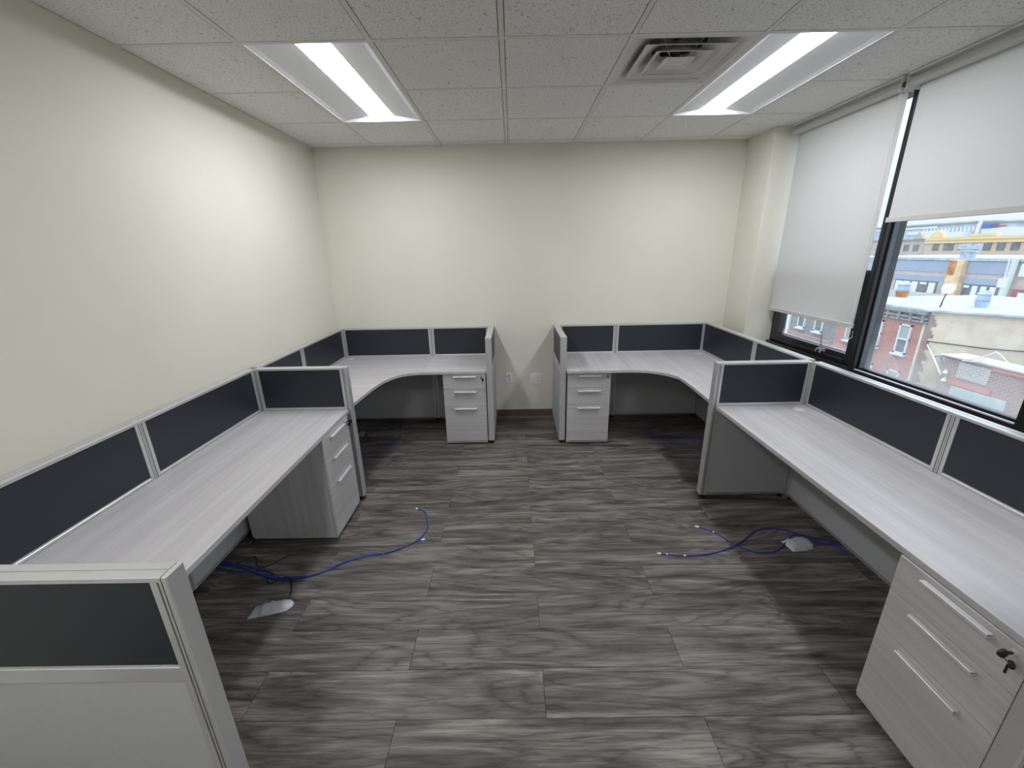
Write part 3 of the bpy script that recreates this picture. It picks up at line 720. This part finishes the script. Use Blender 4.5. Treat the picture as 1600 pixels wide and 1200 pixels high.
cable([(-1.74, 2.0, .004), (-1.694, 2.021, .004), (-1.629, 2.074, .003), (-1.595, 2.06, .003), (-1.559, 2.002, .003), (-1.502, 1.991, .003), (-1.445, 2.048, .003), (-1.40, 2.09, .003)], 'thin black cord making a zigzag beside the blue cables under the left desk', None, 'black', .003, plug=False)
cable([(-1.46, 1.93, .003), (-1.43, 1.885, .003), (-1.412, 1.862, .003), (-1.375, 1.875, .003), (-1.33, 1.90, .0105), (-1.289, 1.882, .0105), (-1.268, 1.84, .003), (-1.244, 1.79, .003), (-1.235, 1.745, .003)], 'thin black cord from the blue cables to the plastic sleeve', None, 'black', .003, plug=False)
cable([(2.02, 2.13), (1.93, 2.16), (1.851, 2.190), (1.761, 2.245), (1.664, 2.275), (1.59, 2.262), (1.519, 2.224), (1.43, 2.155), (1.344, 2.105, .0095), (1.24, 2.063), (1.137, 2.038), (.987, 2.032), (.887, 2.049)], 'blue cable at right reaching furthest into the room, ending in a clear plug', GC2, tag_at=(-10, -3))
cable([(2.02, 2.10), (1.90, 2.13), (1.804, 2.172, .030), (1.74, 2.165, .030), (1.687, 2.135, .012), (1.62, 2.085), (1.556, 2.053), (1.448, 2.051), (1.362, 2.118), (1.288, 2.236), (1.22, 2.288)], 'blue cable at right crossing the longer one and pointing at the far wall', GC2, tag_at=(-8,))
cable([(2.0, 2.04), (1.95, 2.10), (1.89, 2.13), (1.85, 2.165)], 'short blue cable at right tucked beside the plastic bag', GC2, plug=False)
cable([(-1.74, 3.30), (-1.60, 3.38), (-1.437, 3.443), (-1.256, 3.542), (-1.177, 3.73), (-1.19, 3.92), (-1.241, 4.10), (-1.25, 4.20)], 'blue cable looping under the curved left desk', GC3, plug=False)
cable([(-1.70, 3.60), (-1.58, 3.78), (-1.42, 3.95), (-1.27, 4.07), (-1.2, 4.19)], 'straighter blue cable under the curved left desk', GC3, plug=False)
cable([(1.30, 3.86), (1.38, 3.789), (1.5, 3.73), (1.613, 3.69), (1.72, 3.63), (1.829, 3.567), (1.95, 3.48)], 'farther blue cable under the curved right desk', GC3, plug=False)
cable([(1.45, 3.60), (1.592, 3.48), (1.747, 3.384), (1.93, 3.30)], 'nearer blue cable under the curved right desk', GC3, plug=False)

def sleeve(cx, cy, L, Wd, rz, label, H=.032, seed=1, tail=0.0):
    rnd = random.Random(seed); nx, ny = 18, 10; m = MB(); vt = []; vb = []
    ca, sa = math.cos(rz), math.sin(rz)
    for i in range(nx + 1):
        for j in range(ny + 1):
            u = i / nx * 2 - 1; v = j / ny * 2 - 1
            hgt = H * (max(0, 1 - abs(u) ** 3) ** .6) * (max(0, 1 - abs(v) ** 2.5) ** .6)
            if tail and u < -.55: hgt *= max(.25, 1 - (-.55 - u) * 2)
            end = 1 - .30 * max(0, u) ** 2 * v * v
            wr = .26 * H * (math.sin(u * 13 + v * 5 + seed) * math.sin(v * 4 + seed) + math.sin(v * 14 - u * 9 + seed)) * (1 if 0 < i < nx and 0 < j < ny else 0)
            X = u * L / 2 * end + (tail * (.5 + v * -.5) * -(1 if i == 0 else 0)); Y = v * Wd / 2 * (1 - .12 * abs(u)) + rnd.uniform(-.001, .001)
            vt.append((cx + X * ca - Y * sa, cy + X * sa + Y * ca, .0015 + hgt + max(0, wr))); vb.append((cx + X * ca - Y * sa, cy + X * sa + Y * ca, .0005))
    fs = []; o = len(vt)
    for i in range(nx):
        for j in range(ny):
            a = i * (ny + 1) + j; q = (a, a + ny + 1, a + ny + 2, a + 1); fs.append(q); fs.append(tuple(x + o for x in reversed(q)))
    t = empty('plastic_sleeve', (cx, cy, 0), label, 'plastic bag', None)
    m.add(vt + vb, fs).build('film', 'sleeve', t, smooth=True)
    return t
sleeve(-1.285, 1.690, .19, .085, .28, 'clear crumpled plastic sleeve lying on the floor by the left desk', .018, 2, .02)
sleeve(1.752, 2.115, .17, .11, .18, 'clear plastic bag lying over a blue cable near the right desk', .026, 5)
t = empty('power_strip', (-1.60, 3.80, 0), 'grey power strip on the floor under the curved left desk', 'power strip')
MB().box(-1.70, -1.54, 3.80, 3.86, .0, .04).build('casing', 'alu_dark', t, bevel=.006)
MB().tube(spline([(-1.54, 3.83, .02), (-1.50, 3.80, .005), (-1.47, 3.70, .004), (-1.55, 3.60, .004), (-1.70, 3.55, .004)]), .004, 8).build('cord', 'black', t, smooth=True)
for xo_ in (-1.66, -1.61): MB().box(xo_, xo_ + .03, 3.815, 3.845, .04, .043).build('outlet', 'dark_slot', t)

# ================================================================== OUTSIDE, SEEN THROUGH THE WINDOWS
tag(B(3.2, 420, -60, 420, -12.2, -12).build('ground', 'ground'), kind='structure')

def far_window(x, y0, y1, z0, z1, parent, frame='white_frame', pane='grey_pane', fw=.09, double=True, sill=True):
    f = MB(); xo = x - .10
    f.box(xo, x, y0, y0 + fw, z0, z1).box(xo, x, y1 - fw, y1, z0, z1).box(xo, x, y0, y1, z1 - fw, z1).box(xo, x, y0, y1, z0, z0 + fw)
    zm = (z0 + z1) / 2
    if double: f.box(xo + .02, x, y0, y1, zm - fw / 2, zm + fw / 2)
    if sill: f.box(xo - .12, x, y0 - .08, y1 + .08, z0 - .12, z0)
    fo = f.build('window', frame, parent)
    if double:
        B(x - .03, x + .02, y0 + fw, y1 - fw, zm, z1 - fw).build('window_pane', pane, fo)
        B(x - .03, x + .02, y0 + fw, y1 - fw, z0 + fw, zm).build('window_pane', 'dark_pane', fo)
    else: B(x - .03, x + .02, y0 + fw, y1 - fw, z0 + fw, z1 - fw).build('window_pane', pane, fo)
    return fo

# red house with beige side wall, 24 m off
hs = empty('row_house', (24, 26, -12), 'red brick house with white sash windows and a beige stucco side wall', 'house')
CB = (24.0, 23.56); CC = (27.6, 19.2); ZR = -1.9
B(24.0, 32.0, 23.9, 30.2, -12, ZR).build('brick_front', 'red_brick', hs)
MB().prism([CB, CC, (34.0, 22.0), (34.0, 30.19), (24.02, 30.19), (24.02, 23.56)], 'z', -12, ZR).build('side_wall', 'stucco', hs)
# brick quoin at the corner
MB().box(23.985, 24.03, 23.56, 23.72, -12, ZR).build('brick_corner', 'old_brick', hs)
qd = Vector((CC[0] - CB[0], CC[1] - CB[1], 0)).normalized(); qn = Vector((qd.y, -qd.x, 0))
q = MB()
for k in range(44):
    z = -2.1 - k * .22; ln = .14 + .09 * ((k * 7) % 3)
    a = Vector((CB[0], CB[1], 0)); b_ = a + qd * ln
    q.prism([(a.x - .03, a.y), (a.x + qn.x * -.0, a.y - .03), (b_.x - .02, b_.y - .02), (b_.x + .1, b_.y + .1), (a.x + .1, a.y + .1)], 'z', z - .22, z)
q.build('brick_edge', 'old_brick', hs)
MB().prism([(23.75, 23.45), (27.6, 18.95), (34.3, 21.7), (34.3, 30.19), (23.75, 30.19)], 'z', ZR, ZR + .10).build('roof', 'roof_white', hs)
c = MB().box(23.72, 24.0, 23.6, 30.2, -2.12, ZR).box(23.82, 24.0, 23.6, 30.2, -2.42, -2.30).box(23.88, 24.0, 23.6, 30.2, -2.62, -2.5)
y = 23.75
while y < 30.2: c.box(23.80, 24.0, y, y + .14, -2.62, -2.1); y += .78
c.build('cornice', 'cornice', hs)
for (a, b, z0, z1) in ((24.42, 25.20, -4.66, -2.86), (26.40, 27.2, -4.60, -2.86), (28.4, 29.2, -4.66, -2.86), (24.42, 25.24, -7.6, -5.75), (26.4, 27.2, -7.6, -5.75)):
    far_window(24.0, a, b, z0, z1, hs)
MB().box(23.6, 24.0, 26.45, 27.0, -4.58, -3.95).build('air_conditioner', 'white_frame', hs, bevel=.02)
MB().tube([(CB[0] + qd.x * .1, CB[1] + qd.y * .1 - .05, -3.6), (CB[0] + qd.x * 2.4, CB[1] + qd.y * 2.4 - .06, -3.66), (CC[0] - .05, CC[1] - .06, -3.5)], .022, 6).build('wall_cable', 'dark_slot', hs)

def vent_stack(cx, cy, z, s, label, base='rust'):
    t = empty('roof_vent', (cx, cy, z), label, 'roof vent')
    MB().cyl(cx, cy, z, z + .35 * s, .28 * s, 12, .36 * s).build('vent_base', base, t)
    MB().cyl(cx, cy, z + .35 * s, z + .8 * s, .30 * s, 14).cyl(cx, cy, z + .8 * s, z + 1.0 * s, .38 * s, 14, .15 * s).cyl(cx, cy, z + .45 * s, z + .52 * s, .38 * s, 14).build('vent_cap', 'roof_white', t)
vent_stack(27.9, 29.9, ZR + .1, 1.1, 'round white roof vent with a rusty base on the red house')
vent_stack(27.4, 24.2, ZR + .1, .95, 'pale roof vent in front of the far right window group', 'roof_white')
t = empty('satellite_dish', (25.2, 24.4, ZR + .1), 'small white satellite dish on the roof of the red house', 'satellite dish')
MB().tube([(25.2, 24.4, ZR + .1), (25.25, 24.35, -1.2), (25.3, 24.3, -.85)], .03, 8).tube([(25.9, 25.0, ZR + .1), (25.25, 24.35, -1.25)], .015, 6).build('mast', 'dark_slot', t)
d_ = Vector((-.75, -.6, .25)).normalized(); c0 = Vector((25.3, 24.3, -.72))
MB().tube([c0, c0 + d_ * .03, c0 + d_ * .09], [.05, .2, .30], 20).build('dish', 'white_frame', t)
t = empty('antenna_pole', (26.0, 22.2, ZR + .1), 'thin white pole antenna with a flat box near its top', 'antenna')
MB().tube([(26.0, 22.2, -2.6), (26.0, 22.35, 1.0)], .03, 8).build('mast', 'white_frame', t)
MB().box(25.92, 25.98, 22.1, 22.5, -.5, -.05).build('antenna_box', 'white_frame', t, bevel=.02)

# plain brick house further along the street, mostly past the right edge of the photograph
hs = empty('row_house', (25.5, 6, -12), 'red brick house past the right edge of the photo, beyond the patched building', 'house')
B(25.6, 34, -8, 13.5, -12, -2.6).build('wall', 'red_brick', hs)
B(25.3, 34.2, -8.2, 13.7, -2.6, -2.45).build('roof', 'roof_white', hs)
for a in (-6, -3, 0, 3, 6, 9, 11.6):
    for z0 in (-5.6, -9): far_window(25.6, a, a + .9, z0, z0 + 1.8, hs)

# slate grey house beyond it
hs = empty('row_house', (24, 33, -12), 'slate grey house with white framed windows seen under the long blind', 'house')
B(24.05, 32, 30.2, 37.2, -12, -1.8).build('wall', 'slate', hs)
for (a, b) in ((31.6, 32.45), (33.6, 34.45), (35.9, 36.7)): far_window(24.05, a, b, -4.66, -2.9, hs)
MB().box(23.9, 24.1, 35.4, 35.75, -12, -2).build('corner_board', 'white_frame', hs)
MB().box(23.8, 24.1, 30.3, 35.4, -5.18, -5.1).build('awning_edge', 'salmon', hs)
MB().box(22.9, 24.1, 32.6, 35.5, -5.75, -5.55).build('porch_roof', 'roof_white', hs)

# low old brick building
lb = empty('brick_shed', (21.33, 17.5, -12), 'low patched brick building with two white lamps in front of the beige wall', 'building')
B(21.33, 22.3, 14.4, 19.67, -12, -3.47).build('wall', 'old_brick', lb)
B(21.27, 21.36, 17.55, 18.92, -4.36, -3.60).build('patched_panel', 'grey_patch', lb, bevel=.02)
MB().box(21.25, 21.4, 17.3, 19.2, -4.74, -4.50).build('lintel', 'salmon', lb)
MB().box(21.22, 21.4, 14.4, 17.5, -3.64, -3.50).build('parapet_edge', 'salmon', lb)
MB().box(21.26, 21.36, 16.6, 18.95, -5.9, -4.78).build('boarded_opening', 'green_glass', lb)
MB().box(21.2, 22.4, 14.4, 19.7, -3.47, -3.40).build('coping', 'grey_patch', lb)
for (yy, zz) in ((19.32, -4.27), (19.28, -4.66)): MB().cyl(21.2, yy, zz, zz + .14, .12, 12, .06).build('wall_lamp', 'white_frame', lb)
MB().tube([(21.25, 19.3, -4.25), (21.25, 19.3, -4.6)], .015, 6).tube([(21.22, 19.5, -3.4), (21.22, 16.5, -3.32), (21.22, 14.4, -3.36)], .02, 6).build('conduit', 'white_frame', lb)
sh_ = empty('lean_to_roof', (24, 19, -12), 'dark lead grey shed roof between the patched brick and the beige wall', 'roof')
MB().prism([(22.3, 20.3), (22.3, 14.6), (25.6, 14.6), (27.6, 19.2), (24.5, 22.85)], 'z', -4.5, -4.32).build('roof_sheet', 'tin', sh_)
m = MB()
for k in range(7):
    p = Vector((24.55, 22.75, 0)) + qd * (.6 * k + .2); m.box(p.x - .9, p.x - .03, p.y - .04, p.y + .04, -4.32, -4.27)
m.build('roof_rib', 'tin', sh_)
MB().prism([(22.35, 20.2), (22.35, 14.7), (25.5, 14.7), (27.4, 19.2), (24.5, 22.6)], 'z', -12, -4.5).build('wall', 'tin', sh_)
ww = empty('overhead_wire', (21, 18, -3.2), 'white loose wires looping over the patched brick building', 'wires')
MB().tube(spline([(23.6, 22.9, -3.7), (22.8, 21.6, -4.1), (21.9, 20.2, -4.55), (21.2, 19.5, -4.4)]), .035, 6).build('wire', 'white_frame', ww)
MB().tube(spline([(21.0, 19.6, -3.36), (21.0, 18.4, -3.34), (21.0, 17.7, -3.0), (21.1, 17.45, -2.75)]), .03, 6).build('wire', 'white_frame', ww)
MB().tube(spline([(21.0, 18.6, -3.45), (21.0, 17.9, -3.3), (21.1, 17.45, -2.8), (21.0, 16.6, -3.2), (21.0, 15.2, -3.5)]), .022, 6).build('wire', 'white_frame', ww)
MB().tube(spline([(23.9, 25.1, -4.9), (22.5, 22.6, -5.9), (21.3, 20.6, -6.7)]), .018, 6).build('wire', 'salmon', ww)

# wide faded brick building with blue grey bands, 70 m off
X = 70.0
bd = empty('office_block', (X, 68, -12), 'faded brick block with blue-grey bands and white window panels', 'building')
B(X, X + 20, 8, 90, -12, -.75).build('wall', 'far_brick', bd)
B(X - .3, X + 20, 8, 90, -.75, -.35).build('parapet', 'roof_white', bd)
for (a, b) in ((67.5, 90), (59.6, 65.3)):
    B(X - .12, X, a, b, -2.6, -.8).build('upper_band', 'blue_band', bd)
    B(X - .12, X, a + .8, b, -4.15, -3.25).build('lower_band', 'blue_band', bd)
B(X - .8, X, 65.4, 67.5, -6.8, -.7).build('pilaster', 'rust_pale', bd)
B(X - .1, X, 67.5, 69.0, -12, -.7).build('pilaster_return', 'grey_stone', bd)
B(X - .85, X - .75, 66.4, 67.5, -2.9, -.75).build('rust_stain_panel', 'rust', bd)
for (ya, yb, kinds) in ((69.2, 76.9, 'wdwdw'), (60.3, 65.2, 'wwwd')):
    n = len(kinds); st = (yb - ya) / n
    B(X - .10, X + .05, ya, yb, -6.9, -4.2).build('window_frame', 'dark_pane', bd)
    for i, kd in enumerate(kinds):
        MB().box(X - .16, X - .08, ya + i * st + .25, ya + (i + 1) * st - .2, -6.4 if kd == 'w' else -4.7, -4.35).build('window_pane', 'pale_pane', bd)
MB().tube([(X - .6, 58.9, -8), (X - .6, 58.9, -.4)], .35, 8).build('downpipe', 'pale_pipe', bd)
B(X - .5, X, 56.0, 58.2, -6.9, -4.4).build('bay_window', 'maroon', bd); B(X - .55, X - .5, 56.2, 57.4, -6.5, -4.8).build('window_pane', 'pale_pane', bd)
B(X - .3, X, 54, 58.3, -2.7, -1.0).build('white_panel', 'pale_pane', bd)
for yy in (48, 42, 36, 30, 24, 18, 12):
    B(X - .12, X, yy - 2.4, yy + 2.4, -2.6, -.8).build('upper_band', 'blue_band', bd)
    B(X - .10, X, yy - 1.9, yy + 1.9, -6.9, -4.2).build('window_frame', 'dark_pane', bd)
    B(X - .16, X - .1, yy - 1.6, yy - .2, -6.4, -4.4).build('window_pane', 'pale_pane', bd)
for yy in (66.4, 57.3):
    t = empty('rooftop_unit', (X + .5, yy, -.35), 'stacked white rooftop unit above the ' + ('rusty pilaster' if yy > 60 else 'pale downpipe at the photo edge'), 'rooftop unit')
    MB().box(X, X + 1, yy - .7, yy + .7, -.35, .5).build('plinth', 'roof_white', t)
    MB().box(X - .1, X + 1.1, yy - 1.1, yy + 1.1, .5, .75).box(X - .1, X + 1.1, yy - 1.2, yy + 1.2, .9, 1.75).box(X, X + 1, yy - .9, yy + .9, .75, .9).build('hood', 'roof_white', t)

# apartment row with yellow parapet, 130 m off
X = 130.0
bd = empty('apartment_row', (X, 118, -12), 'long tan apartment building with a bright yellow parapet', 'building')
B(X, X + 25, 0, 136, -12, 3.4).build('wall', 'tan_brick', bd)
B(X - .4, X + 25, 0, 136.0, 1.95, 3.65).build('parapet', 'yellow', bd)
B(X - .55, X, 0, 136.0, 2.75, 2.95).build('string_course', 'grey_stone', bd)
B(X - .4, X + 1, 116.4, 123.1, 3.6, 4.35).build('raised_parapet', 'yellow', bd)
MB().prism([(132.7 + 2.0 * math.cos(PI * k / 10), 3.6 + 2.0 * math.sin(PI * k / 10)) for k in range(11)], 'x', X - .4, X + .6).build('arched_gable', 'yellow', bd)
yy = 131.4; k = 0
while yy > 4:
    wdt = 3.0 if k == 1 else 1.9
    for z0 in (-.1, -3.4, -6.7):
        B(X - .15, X, yy, yy + wdt, z0, z0 + 1.9).build('window', 'dark_pane', bd)
    yy -= (4.4 if k < 1 else 3.3); k += 1
bd = empty('apartment_row', (X, 145, -12), 'grey-brown stone apartment building with a small pointed gable', 'building')
B(X, X + 25, 136.1, 190, -12, 3.5).build('wall', 'grey_stone', bd)
MB().prism([(136.6, 3.4), (140.6, 3.4), (138.5, 5.6)], 'x', X - .4, X + .6).build('gable', 'grey_stone', bd)
B(X - .3, X, 136.2, 190, 2.9, 3.3).build('cornice', 'cornice', bd)
for yy in (137.9, 141.3, 144.6, 148):
    for z0 in (-.2, -3.5): B(X - .15, X, yy, yy + 1.8, z0, z0 + 1.9).build('window', 'dark_pane', bd)

# glazed block far behind
X = 300.0
bd = empty('glass_block', (X, 305, -12), 'distant bluish glass block rising behind the yellow parapet', 'building')
B(X, X + 30, 282, 420, -12, 15.8).build('wall', 'curtain_glass', bd)
B(X - 1, X + 30, 281, 420, 14.2, 14.9).build('roof_edge', 'slate', bd)
B(X - .5, X, 300, 330, 8.5, 10.8).build('lower_band', 'pale_conc', bd)
B(X - .5, X, 308, 420, 12.4, 14.0).build('spandrel', 'pale_conc', bd)
B(X - 1, X, 279.5, 281.6, -12, 15.9).build('stair_tower', 'pale_conc', bd)
m = MB(); y = 283
while y < 318: m.box(X - .8, X, y, y + .7, 9.5, 12.2); y += 2.6
m.build('fin', 'pale_conc', bd)
B(X - 6, X, 284, 312, -12, 9.3).build('annex', 'pale_conc', bd)
bd = empty('rooftop_hut', (X, 273, -12), 'distant low building with royal blue and red panels against the sky', 'building')
B(X, X + 10, 262, 279, -12, 10.8).build('wall', 'pale_conc', bd)
B(X - .5, X + 4, 273.5, 278.8, 10.8, 13.2).build('upper_storey', 'royal', bd)
B(X - .5, X + 4, 268.8, 273.0, 11.2, 12.3).build('side_panel', 'maroon', bd)
